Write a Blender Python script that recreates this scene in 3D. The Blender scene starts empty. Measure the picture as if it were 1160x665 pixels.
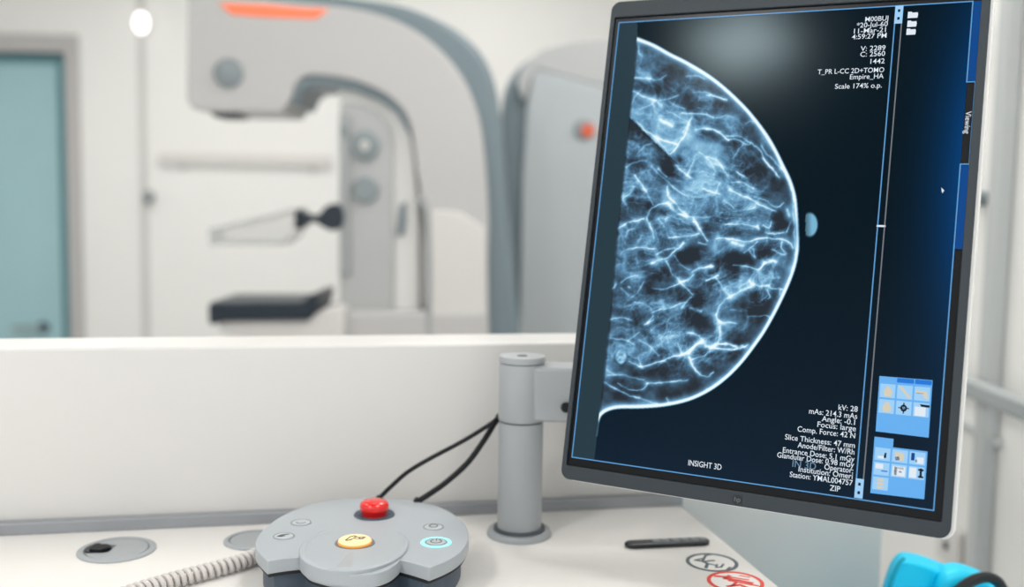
import bpy, bmesh, math, random
import numpy as np
from mathutils import Vector, Matrix
random.seed(4); rng = np.random.default_rng(7)
C = bpy.context.scene.collection
SC = bpy.context.scene

# ------------------------------------------------------------------ camera
F, PITCH, ROLL = 1150.0, math.radians(5.3), math.radians(1.0)
DESK, CAMZ = 0.76, 1.12
EXPO = -0.15
CAM = Vector((0, 0, CAMZ))
fwd = Vector((0, math.cos(PITCH), -math.sin(PITCH)))
up0 = Vector((0, math.sin(PITCH), math.cos(PITCH))); rt0 = Vector((1, 0, 0))
RT = rt0 * math.cos(ROLL) + up0 * math.sin(ROLL)
UP = -rt0 * math.sin(ROLL) + up0 * math.cos(ROLL)
cd = bpy.data.cameras.new('camera'); cam = bpy.data.objects.new('camera', cd); C.objects.link(cam)
cam.matrix_world = Matrix((( RT.x, UP.x, -fwd.x, 0), (RT.y, UP.y, -fwd.y, 0), (RT.z, UP.z, -fwd.z, CAMZ), (0, 0, 0, 1)))
cd.sensor_width = 36; cd.lens = 36 * F / 1160; cd.clip_start = .01
cd.dof.use_dof = True; cd.dof.focus_distance = .89; cd.dof.aperture_fstop = 2.7; cd.dof.aperture_blades = 0
SC.camera = cam

def ray(x, y): return RT * ((x - 580) / F) - UP * ((y - 332.5) / F) + fwd
def on_z(x, y, z): r = ray(x, y); return CAM + r * ((z - CAMZ) / r.z)
def on_y(x, y, Y): r = ray(x, y); return CAM + r * (Y / r.y)
def on_x(x, y, X): r = ray(x, y); return CAM + r * (X / r.x)
def on_pl(x, y, P, n): r = ray(x, y); return CAM + r * ((P - CAM).dot(n) / r.dot(n))

# ------------------------------------------------------------------ materials
def lin(c):
    c = c / 255.0
    return c / 12.92 if c <= .04045 else ((c + .055) / 1.055) ** 2.4
def L3(rgb): return (lin(rgb[0]), lin(rgb[1]), lin(rgb[2]), 1)
MATS = {}
def mat(name, rgb, rough=.5, metal=0, spec=.5, var=.03, scale=40, bump=0.0, coat=0, trans=0, emit=None, es=1.0, alpha=1.0):
    m = bpy.data.materials.new(name); m.use_nodes = True
    nt = m.node_tree; b = nt.nodes['Principled BSDF']
    b.inputs['Roughness'].default_value = rough; b.inputs['Metallic'].default_value = metal
    b.inputs['Specular IOR Level'].default_value = spec
    b.inputs['Coat Weight'].default_value = coat; b.inputs['Transmission Weight'].default_value = trans
    b.inputs['Alpha'].default_value = alpha
    tc = nt.nodes.new('ShaderNodeTexCoord'); nz = nt.nodes.new('ShaderNodeTexNoise')
    nz.inputs['Scale'].default_value = scale; nz.inputs['Detail'].default_value = 4
    nt.links.new(tc.outputs['Object'], nz.inputs['Vector'])
    mx = nt.nodes.new('ShaderNodeMix'); mx.data_type = 'RGBA'
    c = L3(rgb)
    mx.inputs[6].default_value = tuple(max(0, v * (1 - var)) for v in c[:3]) + (1,)
    mx.inputs[7].default_value = tuple(min(1, v * (1 + var)) for v in c[:3]) + (1,)
    nt.links.new(nz.outputs['Fac'], mx.inputs[0]); nt.links.new(mx.outputs[2], b.inputs['Base Color'])
    if bump:
        bp = nt.nodes.new('ShaderNodeBump'); bp.inputs['Strength'].default_value = bump; bp.inputs['Distance'].default_value = .001
        nt.links.new(nz.outputs['Fac'], bp.inputs['Height']); nt.links.new(bp.outputs['Normal'], b.inputs['Normal'])
    if emit:
        b.inputs['Emission Color'].default_value = L3(emit); b.inputs['Emission Strength'].default_value = es
    MATS[name] = m; return m
def glow(name, rgb, es=1.0):
    return mat(name, (3, 3, 4), rough=.2, spec=.05, var=0, emit=rgb, es=es * 2 ** -EXPO)

M_wall = mat('white_paint', (236, 235, 232), .6, scale=8, var=.01)
M_divider = mat('white_laminate', (214, 212, 209), .35, scale=10, var=.008)
M_ceil = mat('ceiling_paint', (240, 240, 238), .8)
M_floor = mat('grey_vinyl', (205, 206, 205), .4, scale=90, var=.08)
M_desk = mat('desk_laminate', (225, 222, 218), .3, scale=30, var=.008)
M_rail = mat('grey_aluminium', (150, 153, 158), .45, metal=.3)
M_plastic = mat('light_grey_plastic', (166, 172, 177), .42, scale=400, var=.02, bump=.05)
M_plastic2 = mat('pale_grey_plastic', (178, 183, 187), .38, scale=400, var=.02)
M_base = mat('slate_plastic', (66, 80, 94), .5)
M_gap = mat('black_gap', (20, 22, 26), .6)
M_red = mat('red_button', (225, 20, 14), .22, coat=.6, var=.02)
M_yellow = mat('yellow_button', (250, 226, 172), .3, emit=(255, 215, 140), es=.12)
M_orange_edge = mat('amber_ring', (240, 160, 70), .3, emit=(255, 150, 40), es=.3)
M_cyan = mat('cyan_ring_light', (150, 225, 230), .3, emit=(120, 235, 240), es=.6)
M_ink = mat('dark_ink', (62, 66, 68), .6)
M_ink_soft = mat('grey_ink', (112, 117, 120), .6)
M_post = mat('grey_powder_coat', (160, 164, 167), .42, scale=300, var=.02)
M_postdark = mat('dark_grey_collar', (70, 76, 82), .5)
M_cable = mat('black_rubber', (9, 12, 17), .5, spec=.3)
M_coil = mat('grey_cord', (205, 200, 196), .45)
M_grom = mat('grommet_plastic', (160, 164, 167), .45)
M_bezel = mat('charcoal_bezel', (34, 44, 51), .55, scale=500, var=.04)
M_bezelin = mat('black_panel_edge', (9, 11, 14), .3, spec=.2)
M_shell = mat('silver_shell', (240, 239, 236), .35)
M_logo = mat('dark_logo', (8, 10, 13), .3)
M_logo2 = mat('logo_grey', (92, 100, 106), .4)
M_black = mat('black_plastic', (24, 28, 32), .35)
M_black2 = mat('glossy_bump_grey', (118, 126, 130), .3)  # grey lightened so the colour carries the gloss on the bumps
M_stk_red = mat('red_print', (226, 62, 42), .5)
M_stk_grey = mat('slate_print', (78, 94, 100), .5)
M_stk_white = mat('sticker_film', (236, 233, 230), .35)
M_mach = mat('machine_white_grey', (191, 189, 188), .4, scale=6, var=.01)
M_machw = mat('machine_white', (214, 211, 208), .4, scale=6, var=.01)
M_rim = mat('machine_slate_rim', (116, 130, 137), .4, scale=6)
M_panelg = mat('machine_panel_grey', (180, 181, 181), .4, scale=6)
M_panelg2 = mat('machine_panel_mid_grey', (160, 163, 164), .4, scale=6)
M_knob = mat('machine_knob_grey', (136, 145, 148), .4)
M_navy = mat('detector_black', (26, 40, 52), .4)
M_orange = mat('orange_light', (240, 120, 80), .4, emit=(255, 110, 60), es=.35)
M_orange2 = mat('orange_plastic', (222, 96, 60), .4)
M_acryl = mat('clear_acrylic', (225, 224, 222), .15, alpha=.18)
M_acryl_edge = mat('acrylic_edge', (190, 191, 192), .3, alpha=.42)
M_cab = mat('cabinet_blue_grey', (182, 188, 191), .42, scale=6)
M_cab2 = mat('cabinet_light_grey', (186, 187, 187), .45, scale=6)
M_door = mat('teal_door', (164, 200, 206), .35, scale=3, var=.04)
M_frame = mat('door_frame_grey', (184, 181, 180), .5)
M_steel = mat('brushed_steel', (168, 176, 178), .35, metal=.6)
M_turq = mat('turquoise_vinyl', (0, 212, 255), .5, scale=60, var=.04, bump=.1)
M_turqd = mat('turquoise_seam', (0, 170, 200), .5)
M_grey2 = mat('mid_grey_paint', (190, 193, 193), .5)
M_lamp = mat('lamp_glass', (250, 250, 250), .3, emit=(255, 252, 246), es=3.0)

# ------------------------------------------------------------------ mesh helpers
class MB:
    def __init__(s): s.bm = bmesh.new()
    def prism(s, pts, vec):
        vec = Vector(vec); a = [s.bm.verts.new(p) for p in pts]; b = [s.bm.verts.new(Vector(p) + vec) for p in pts]
        n = len(pts); s.bm.faces.new(a); s.bm.faces.new(b[::-1])
        for i in range(n): s.bm.faces.new((a[i], b[i], b[(i + 1) % n], a[(i + 1) % n]))
        return s
    def poly(s, pts): s.bm.faces.new([s.bm.verts.new(p) for p in pts]); return s
    def ring(s, outer, inner, vec):
        vec = Vector(vec); n = len(outer)
        o = [s.bm.verts.new(p) for p in outer]; i_ = [s.bm.verts.new(p) for p in inner]
        o2 = [s.bm.verts.new(Vector(p) + vec) for p in outer]; i2 = [s.bm.verts.new(Vector(p) + vec) for p in inner]
        for k in range(n):
            j = (k + 1) % n
            s.bm.faces.new((o[k], o[j], i_[j], i_[k])); s.bm.faces.new((o2[j], o2[k], i2[k], i2[j]))
            s.bm.faces.new((o[j], o[k], o2[k], o2[j])); s.bm.faces.new((i_[k], i_[j], i2[j], i2[k]))
        return s
    def box(s, lo, hi, mtx=None):
        x0, y0, z0 = lo; x1, y1, z1 = hi
        p = [Vector(v) for v in ((x0, y0, z0), (x1, y0, z0), (x1, y1, z0), (x0, y1, z0))]
        if mtx is None: return s.prism(p, (0, 0, z1 - z0))
        return s.prism([mtx @ q for q in p], mtx.to_3x3() @ Vector((0, 0, z1 - z0)))
    def lathe(s, prof, mtx, seg=48):
        """prof: list of (r, z)"""
        rows = []
        for r, z in prof:
            if r < 1e-6: rows.append([s.bm.verts.new(mtx @ Vector((0, 0, z)))])
            else: rows.append([s.bm.verts.new(mtx @ Vector((r * math.cos(2 * math.pi * k / seg), r * math.sin(2 * math.pi * k / seg), z))) for k in range(seg)])
        for a, b in zip(rows, rows[1:]):
            for k in range(seg):
                j = (k + 1) % seg
                if len(a) == 1 and len(b) == 1: continue
                if len(a) == 1: s.bm.faces.new((a[0], b[j], b[k]))
                elif len(b) == 1: s.bm.faces.new((a[k], a[j], b[0]))
                else: s.bm.faces.new((a[k], a[j], b[j], b[k]))
        return s
    def cyl(s, p0, p1, r0, r1=None, seg=40):
        r1 = r0 if r1 is None else r1
        p0 = Vector(p0); p1 = Vector(p1); d = p1 - p0
        m = Matrix.Translation(p0) @ d.to_track_quat('Z', 'Y').to_matrix().to_4x4()
        return s.lathe([(0, 0), (r0, 0), (r1, d.length), (0, d.length)], m, seg)
    def tube(s, pts, r, seg=12):
        pts = [Vector(p) for p in pts]; n = len(pts); rows = []
        t = (pts[1] - pts[0]).normalized(); nrm = t.orthogonal().normalized()
        for i, p in enumerate(pts):
            t = (pts[min(i + 1, n - 1)] - pts[max(i - 1, 0)]).normalized()
            nrm = (nrm - t * nrm.dot(t)).normalized(); bn = t.cross(nrm)
            rr = r(i / (n - 1)) if callable(r) else r
            rows.append([s.bm.verts.new(p + (nrm * math.cos(2 * math.pi * k / seg) + bn * math.sin(2 * math.pi * k / seg)) * rr) for k in range(seg)])
        for a, b in zip(rows, rows[1:]):
            for k in range(seg): s.bm.faces.new((a[k], a[(k + 1) % seg], b[(k + 1) % seg], b[k]))
        s.bm.faces.new(rows[0][::-1]); s.bm.faces.new(rows[-1]); return s
    def build(s, name, m, parent=None, bevel=0, seg=2, smooth=True, angle=35):
        bmesh.ops.recalc_face_normals(s.bm, faces=s.bm.faces)
        cs = [v.co for v in s.bm.verts]
        lo = Vector((min(c.x for c in cs), min(c.y for c in cs), min(c.z for c in cs)))
        hi = Vector((max(c.x for c in cs), max(c.y for c in cs), max(c.z for c in cs)))
        c = Vector(((lo.x + hi.x) / 2, (lo.y + hi.y) / 2, lo.z))
        for v in s.bm.verts: v.co -= c
        me = bpy.data.meshes.new(name); s.bm.to_mesh(me); s.bm.free(); me.materials.append(m)
        o = bpy.data.objects.new(name, me); C.objects.link(o)
        link(o, c, parent)
        if smooth:
            me.shade_smooth(); me.set_sharp_from_angle(angle=math.radians(angle))
        if bevel:
            b = o.modifiers.new('bevel', 'BEVEL'); b.width = bevel; b.segments = seg; b.limit_method = 'ANGLE'; b.angle_limit = math.radians(40)
            b.harden_normals = False
        return o
WM = {}
def link(o, c, parent):
    o.location = c; WM[o.name] = Matrix.Translation(c)
    if parent:
        o.parent = parent; o.matrix_parent_inverse = WM[parent.name].inverted()
def thing(name, loc, label, cat, group=None):
    o = bpy.data.objects.new(name, None); C.objects.link(o); o.empty_display_size = .05
    o.location = loc; WM[o.name] = Matrix.Translation(loc)
    return tag(o, label, cat, group)
def tag(o, label, cat, group=None):
    o['label'] = label; o['category'] = cat
    if group: o['group'] = group
    return o
def struct(o, label=None):
    o['kind'] = 'structure'
    if label: o['label'] = label
    return o
def spline(pts, n=8, closed=False):
    """Catmull-Rom through points"""
    P = [Vector(p) for p in pts]; out = []; k = len(P)
    rngk = range(k if closed else k - 1)
    for i in rngk:
        g = (lambda j: P[j % k]) if closed else (lambda j: P[max(0, min(k - 1, j))])
        a, b, c, d = g(i - 1), g(i), g(i + 1), g(i + 2)
        for t in range(n):
            t /= n
            out.append(.5 * ((2 * b) + (c - a) * t + (2 * a - 5 * b + 4 * c - d) * t * t + (3 * b - a - 3 * c + d) * t ** 3))
    if not closed: out.append(P[-1])
    return out

# ------------------------------------------------------------------ desk frame and divider
cor = on_z(770, 570, DESK); lef = on_z(0, 604, DESK)
ud = (lef - cor); ud.z = 0; ud.normalize()                    # along the back edge, to the left
vd = Vector((ud.y, -ud.x, 0));                                # towards the camera
if vd.y > 0: vd = -vd
DM = Matrix(((ud.x, vd.x, 0, cor.x), (ud.y, vd.y, 0, cor.y), (0, 0, 1, 0), (0, 0, 0, 1)))   # u, v, z -> world
def dk(u, v, z): return DM @ Vector((u, v, z))

t = thing('desk', dk(.9, .4, 0), 'white laminate desk with rounded grommets and a grey back rail, along the low white divider', 'desk')
MB().box((0, .0, DESK - .028), (1.9, .80, DESK), DM).build('desktop', M_desk, t, bevel=.004, seg=3)
MB().box((0, -.004, DESK), (1.9, .010, DESK + .0125), DM).build('back_rail', M_rail, t, bevel=.001)
for u in (.03, 1.87):
    MB().box((u - .02, .04, 0), (u + .02, .76, DESK - .028), DM).build('side_panel', M_desk, t, bevel=.002)
MB().box((.05, .05, .35), (1.85, .07, DESK - .028), DM).build('modesty_panel', M_desk, t)

pn = vd.copy(); P0 = dk(0, -.006, 0)
ztop = on_pl(325, 391, P0, pn).z
uend = (on_pl(1001, 600, P0, pn) - P0).dot(ud)
dv = MB().box((uend, -.085, 0), (2.6, -.006, ztop), DM).build('wall_divider', M_divider, None, bevel=.004, seg=3)
struct(dv, 'low white divider wall behind the desk')

# ------------------------------------------------------------------ room
XL, XR, YB, ZC = -3.4, .88, 5.6, 2.6
struct(MB().box((XL, -2.6, -.05), (XR, YB, 0)).build('floor', M_floor))
struct(MB().box((XL, -2.6, ZC), (XR, YB, ZC + .05)).build('ceiling', M_ceil))
struct(MB().box((XL - .1, -2.6, 0), (XL, YB, ZC)).build('wall_left', M_wall))
struct(MB().box((XR, -2.6, 0), (XR + .1, YB, ZC)).build('wall_right', M_wall))
# back wall with a door opening
d_tr = on_y(74, 60, YB); dx1 = d_tr.x; dz1 = d_tr.z; dx0 = dx1 - .92
w = MB()
w.box((XL, YB, 0), (dx0, YB + .12, ZC)); w.box((dx1, YB, 0), (XR, YB + .12, ZC)); w.box((dx0, YB, dz1), (dx1, YB + .12, ZC))
struct(w.build('wall_back', M_wall))
fw = .075
w = MB()
w.box((dx0 - fw, YB - .018, 0), (dx0, YB + .1, dz1 + fw + .02)); w.box((dx1, YB - .018, 0), (dx1 + fw, YB + .1, dz1 + fw + .02)); w.box((dx0, YB - .018, dz1), (dx1, YB + .1, dz1 + fw + .02))
struct(w.build('trim_1', M_frame, None, bevel=.004), 'pale grey door frame around the teal door')
d = struct(MB().box((dx0, YB + .07, 0), (dx1, YB + .11, dz1)).build('door_1', M_door, None), 'teal door in a pale grey frame')
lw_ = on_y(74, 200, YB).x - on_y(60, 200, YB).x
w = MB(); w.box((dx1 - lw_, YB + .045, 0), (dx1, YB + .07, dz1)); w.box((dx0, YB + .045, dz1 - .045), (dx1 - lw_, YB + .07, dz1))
w.build('shade_strip', mat('dark_teal_shade', (92, 138, 146), .4), d)  # dark teal strips paint the recess shade along the door's top and side
q = on_y(50, 371, YB + .07)
w = MB(); w.cyl((q.x, YB + .07, q.z), (q.x, YB + .062, q.z), .032)
hp = w.build('handle_plate', M_base, d)
w = MB(); w.cyl((q.x, YB + .066, q.z), (q.x, YB + .02, q.z), .011); w.cyl((q.x, YB + .022, q.z), (q.x - .16, YB + .022, q.z), .013)
w.build('handle', M_steel, d)
# corner post on the back wall
a = on_y(163, 200, YB)
struct(MB().box((a.x - .02, YB - .012, 0), (a.x + .02, YB, ZC)).build('trim_2', mat('pale_grey_strip', (205, 204, 201), .5), None, bevel=.004), 'narrow pale grey vertical strip on the back wall')
a = on_y(171, 223, YB)
MBk = MB(); MBk.lathe([(0, 0), (.02, 0), (.018, .02), (.03, .03), (.032, .045), (.02, .056), (0, .058)], Matrix.Translation((a.x, YB, a.z)) @ Matrix.Rotation(math.radians(90), 4, 'X'))
o = MBk.build('wall_hook', M_knob); tag(o, 'small grey hook on the white back wall beside the vertical strip', 'hook')
# wall lamp
a = on_y(162, 27, YB)
t = thing('wall_lamp', (a.x, YB, a.z), 'small oval glowing white lamp on the back wall', 'lamp')
w = MB(); w.lathe([(0, 0), (.046, 0), (.046, .012), (0, .012)], Matrix.Translation((a.x, YB - .012, a.z)) @ Matrix.Rotation(math.radians(90), 4, 'X') @ Matrix.Diagonal((.9, 1.3, 1, 1))); w.build('backplate', M_machw, t)
w = MB(); w.lathe([(.041, 0), (.039, .016), (.028, .03), (0, .036)], Matrix.Translation((a.x, YB - .024, a.z)) @ Matrix.Rotation(math.radians(90), 4, 'X') @ Matrix.Diagonal((.85, 1.3, 1, 1))); w.build('lamp_shade', M_lamp, t)
# white rail on the back wall behind the machine
a = on_y(176, 173, YB - .08); b = on_y(372, 189, YB - .08)
t = thing('wall_shelf', ((a.x + b.x) / 2, YB, b.z), 'long thin white shelf on the back wall behind the machine', 'shelf')
MB().box((a.x, YB - .035, b.z), (b.x, YB, b.z + .06)).build('shelf_board', M_machw, t, bevel=.004)
for k in (.12, .88):
    x = a.x + (b.x - a.x) * k
    MB().prism([(x, YB, b.z), (x, YB - .025, b.z), (x, YB, b.z - .04)], (.02, 0, 0)).build('bracket', M_machw, t)

# right wall details
a = on_x(1141, 250, XR)
st = MB().box((XR - .03, a.y - .02, 0), (XR, a.y + .02, ZC)).build('trim_3', M_grey2, None, bevel=.006)
struct(st, 'grey vertical strip on the right wall')
t = thing('wall_rail', (XR, 1.7, on_x(1100, 440, XR - .04).z), 'grey horizontal bumper rail on the right wall beside the monitor', 'rail')
a0 = on_x(1098, 424, XR - .035); a1 = on_x(1098, 446, XR - .035)
MB().box((XR - .06, 1.2, a1.z), (XR - .035, 3.2, a0.z)).build('rail_bar', mat('rail_grey', (160, 165, 166), .5), t, bevel=.008)
for y in (1.35, 2.0, 2.7): MB().box((XR - .04, y, a1.z + .008), (XR, y + .03, a0.z - .008)).build('bracket', M_postdark, t)
a = on_x(1100, 489, XR - .02)
struct(MB().box((XR - .015, on_x(1138, 489, XR).y, a.z - .006), (XR, 3.2, a.z + .006)).build('trim_4', M_grey2), 'thin grey horizontal strip under the rail')
for (x, y, lb) in ((1117, 30, 'upper of two small pale grey hooks on the right wall beside the monitor'), (1116, 225, 'lower of two small pale grey hooks on the right wall beside the monitor')):
    a = on_x(x, y, XR)
    o = MB().lathe([(0, 0), (.014, 0), (.014, .012), (.02, .02), (.018, .03), (0, .034)], Matrix.Translation(a) @ Matrix.Rotation(math.radians(-90), 4, 'Y')).build('wall_hook', M_knob)
    tag(o, lb, 'hook', 'hooks on the right wall')
a = on_x(1080, 617, XR)
t = thing('wall_socket', a, 'white wall socket with a dark hole, low on the right wall', 'socket')
MB().box((XR - .014, a.y - .05, a.z - .04), (XR, a.y + .05, a.z + .04)).build('socket_plate', M_machw, t, bevel=.005)
MB().lathe([(0, 0), (.009, 0), (.009, .003), (.006, .003), (.006, .001), (0, .001)], Matrix.Translation((XR - .014, a.y, a.z - .002)) @ Matrix.Rotation(math.radians(-90), 4, 'Y')).build('socket_hole', M_postdark, t)

# ------------------------------------------------------------------ mammography machine
YM = 2.9
def mp(pts, Y): return [on_y(x, y, Y) for x, y in pts]
def mprism(pts, Y, depth): return MB().prism(mp(pts, Y), (0, depth, 0))
base = on_y(470, 300, YM); base.z = 0; base.y += .25
t = thing('mammography_machine', base, 'white and grey mammography machine with a curved arm, standing beyond the low divider', 'medical machine')
outer = spline([(x, y, 0) for x, y in ((268, -5), (330, 2), (390, 8), (440, 20), (485, 45), (520, 82), (540, 125), (549, 180), (553, 250), (552, 310), (554, 390))], 5)
inner = spline([(x, y, 0) for x, y in ((486, 390), (485, 300), (478, 235), (471, 185), (466, 148), (455, 123), (432, 104), (400, 91), (362, 85), (344, 87), (334, 97), (329, 112), (318, 127))], 5)
c1 = [(p.x, p.y) for p in outer] + [(556, 560), (486, 560)] + [(p.x, p.y) for p in inner] + [(240, 126), (217, 123), (211, 112), (213, -30), (240, -30)]
mprism(c1, YM, .30).build('arm', M_mach, t, bevel=.014, seg=4)
rim = spline([(x, y, 0) for x, y in ((240, -30), (330, -14), (400, -3), (460, 7), (515, 32), (547, 63), (563, 104), (569, 160), (574, 230), (582, 300), (590, 390))], 5)
c2 = [(p.x, p.y) for p in rim] + [(596, 560), (520, 560), (520, 390), (516, 200), (500, 110), (440, 50), (340, 25), (250, 20)]
mprism(c2, YM + .035, .34).build('rim', M_rim, t, bevel=.02, seg=4)
mprism([(247, 3), (300, 5), (345, 9), (373, 10), (358, 21), (300, 19), (262, 16)], YM - .004, .012).build('light_strip', M_orange, t, bevel=.004)
mprism([(233, 122), (276, 124), (268, 133), (243, 133)], YM + .06, .12).build('collimator', M_navy, t, bevel=.006)
inl = [(334, 96), (337, 88), (346, 84), (362, 83), (400, 89), (433, 102), (457, 121), (469, 147)]
inl2 = [(462, 150), (450, 128), (430, 113), (400, 101), (362, 96), (348, 98), (341, 104), (334, 120), (329, 116)]
mprism(inl + inl2, YM + .012, .28).build('shaded_underside', M_rim, t, bevel=.006)  # slate band carries the shade under the arm's inner curve in its colour
mprism([(487, 238), (500, 237), (522, 241), (549, 257), (551, 310), (555, 560), (487, 560)], YM - .004, .2).build('lower_body', M_machw, t, bevel=.006)
q = on_y(259, 83, YM)
def roty(p): return Matrix.Translation(p) @ Matrix.Rotation(math.radians(90), 4, 'X')
MB().lathe([(0, 0), (.042, 0), (.042, .006), (.034, .011), (0, .011)], roty(q)).build('rotation_knob', M_knob, t)
ln = [(383, 92), (400, 93), (432, 104), (455, 123), (465, 147), (469, 175), (474, 232), (478, 560), (440, 560), (440, 150), (383, 113)]
mprism(ln, YM + .05, .16).build('inner_cover', mat('machine_bright_white', (232, 231, 228), .4, scale=6, var=.01), t, bevel=.006)
mprism([(385, 115), (408, 118), (428, 127), (440, 143), (445, 165), (446, 300), (444, 560), (385, 560)], YM + .03, .12).build('control_panel', M_panelg, t, bevel=.005)
mprism([(384, 128), (396, 130), (396, 312), (384, 312)], YM + .015, .03).build('guide_rail', M_panelg2, t, bevel=.004)
q = on_y(414, 165, YM + .03)
k = MB().lathe([(0, 0), (.042, 0), (.042, .012), (.032, .018), (.016, .018), (.016, .013), (0, .013)], roty(q)).build('control_knob', M_knob, t)
MB().lathe([(0, .013), (.014, .013), (.012, .02), (0, .021)], roty(q)).build('knob_cap', M_machw, k)
q = on_y(414, 215, YM + .03)
MB().lathe([(0, 0), (.038, 0), (.038, .008), (.032, .014), (0, .014)], roty(q)).build('control_knob', M_knob, t)
q = on_y(390, 148, YM + .015)
MB().lathe([(0, 0), (.014, 0), (.014, .008), (0, .01)], roty(q)).build('panel_button', M_knob, t)
# grip
g = [on_y(x, y, YM + .0) for x, y in ((474, 222), (482, 236), (485, 270), (486, 320), (486, 400))]
MB().tube(spline(g, 6), .011).build('grab_handle', M_panelg2, t)
mprism([(453, 233), (459, 228), (459, 250), (456, 268), (450, 266)], YM + .038, .03).build('cable_slot', M_rim, t, bevel=.003)
mprism([(364, 353), (553, 353), (556, 560), (364, 560)], YM - .008, .25).build('lower_cover', M_mach, t, bevel=.012, seg=4)
# column to the floor
bl = on_y(400, 400, YM); br = on_y(590, 400, YM)
MB().box((bl.x, YM + .1, 0), (br.x, YM + .36, .75)).build('column', M_mach, t, bevel=.03)
MB().box((bl.x - .25, YM - .05, 0), (br.x + .02, YM + .45, .06)).build('foot', M_rim, t, bevel=.02)
# breast support
mprism([(235, 346), (240, 342), (342, 342), (352, 333), (361, 333), (358, 350), (350, 363), (248, 363), (244, 368), (236, 368)], YM - .06, .26).build('detector', M_navy, t, bevel=.008)
mprism([(244, 364), (349, 362), (366, 350), (390, 346), (390, 400), (330, 392), (250, 378)], YM - .04, .22).build('support_tray', M_machw, t, bevel=.01)
# paddle and its black bracket
pd = MB()
pd.prism(mp([(236, 259), (241, 258), (290, 246), (334, 236), (334, 240), (292, 252), (241, 263), (241, 273), (318, 273), (334, 262), (334, 267), (321, 278), (237, 278)], YM - .05), (0, .12, 0))
pdl = pd.build('paddle', M_acryl_edge, t, bevel=.002)
for y0 in (YM - .05, YM + .068):
    MB().prism(mp([(244, 265), (292, 252), (334, 240), (334, 262), (318, 273), (244, 273)], y0), (0, .002, 0)).build('paddle_side', M_acryl, pdl)
mprism([(333, 237), (338, 236), (346, 243), (360, 244), (368, 234), (378, 230), (387, 234), (389, 247), (386, 258), (376, 262), (366, 258), (358, 252), (347, 252), (338, 261), (333, 260)], YM + .0, .09).build('paddle_bracket', M_navy, t, bevel=.008)

# ------------------------------------------------------------------ grey cabinet behind
YG = 3.42
b = on_y(680, 300, YG); b.z = 0; b.y += .3
t = thing('generator_cabinet', b, 'tall grey rounded cabinet with an orange badge, between the machine and the monitor', 'cabinet')
body = spline([(x, y, 0) for x, y in ((566, 200), (567, 140), (571, 104), (582, 82), (606, 62), (645, 52), (700, 48), (780, 50))], 5)
zf = on_y(680, 300, YG + .03)
def to_floor(pts, Y):
    P = mp(pts, Y); return P
P = to_floor([(p.x, p.y) for p in body], YG + .04); x0, x1 = P[0].x, P[-1].x
P = P + [Vector((x1, YG + .04, 0)), Vector((x0, YG + .04, 0))]
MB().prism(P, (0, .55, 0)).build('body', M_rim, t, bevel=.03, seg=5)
mprism([(592, 112), (586, 92), (592, 76), (612, 57), (646, 47), (700, 43), (780, 46), (780, 118), (700, 102), (640, 86), (608, 77), (600, 92), (596, 112)], YG - .0, .5).build('top_cap', M_cab2, t, bevel=.02, seg=4)
P = mp([(592, 200), (596, 130), (601, 92), (607, 77), (640, 86), (700, 102), (780, 118)], YG)
P = P + [Vector((P[-1].x, YG, .04)), Vector((P[0].x, YG, .04))]
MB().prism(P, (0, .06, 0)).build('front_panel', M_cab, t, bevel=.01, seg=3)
q = on_y(661, 147, YG)
k = MB().lathe([(0, 0), (.034, 0), (.034, .006), (.028, .01), (0, .01)], roty(q)).build('badge', M_knob, t)
q = on_y(666, 148, YG - .009)
MB().lathe([(0, 0), (.023, 0), (.021, .005), (0, .006)], roty(q)).build('badge_light', M_orange2, k)

# ------------------------------------------------------------------ chair at lower right
YCH = 1.10
q = on_y(1070, 640, YCH); b = Vector((q.x, YCH - .2, 0))
t = thing('chair', b, 'turquoise padded chair with a black edge, beside the right end of the desk', 'chair')
A = [on_y(x, y, YCH) for x, y in ((1000, 676), (1009, 650), (1019, 638), (1030, 637), (1050, 642), (1075, 652), (1092, 660))]
A = spline(A, 4); A += [Vector((A[-1].x, YCH, .42)), Vector((A[0].x - .03, YCH, .42))]
bk = MB().prism(A, (.012, .035, 0)).build('backrest', M_turq, t, bevel=.012, seg=4)
s_ = [on_y(x, y, YCH - .004) for x, y in ((1008, 668), (1017, 640), (1025, 632))]
MB().tube(spline(s_, 5), .0022, 8).build('seam', M_turqd, bk)
B = [on_y(x, y, YCH - .02) for x, y in ((1056, 682), (1064, 661), (1073, 652), (1088, 650), (1104, 654), (1118, 660), (1130, 669), (1134, 684))]
B = spline(B, 4); B += [Vector((B[-1].x, YCH - .02, .42)), Vector((B[0].x - .02, YCH - .02, .42))]
MB().prism(B, (.012, .045, 0)).build('bolster', M_turq, t, bevel=.012, seg=4)
s_ = [on_y(x, y, YCH - .032) for x, y in ((1082, 672), (1093, 663), (1106, 656), (1119, 654), (1130, 659), (1137, 670))]
MB().tube(spline(s_, 5), .006, 8).build('piping', M_black, t)
MB().box((b.x - .17, YCH - .36, .38), (b.x + .17, YCH + .03, .45)).build('seat', M_turq, t, bevel=.02, seg=4)
for sx in (-1, 1):
    for y in (YCH - .33, YCH):
        MB().cyl((b.x + sx * .14, y, .385), (b.x + sx * .155, y, 0), .013, .011, 20).build('leg', M_black, t)

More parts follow.
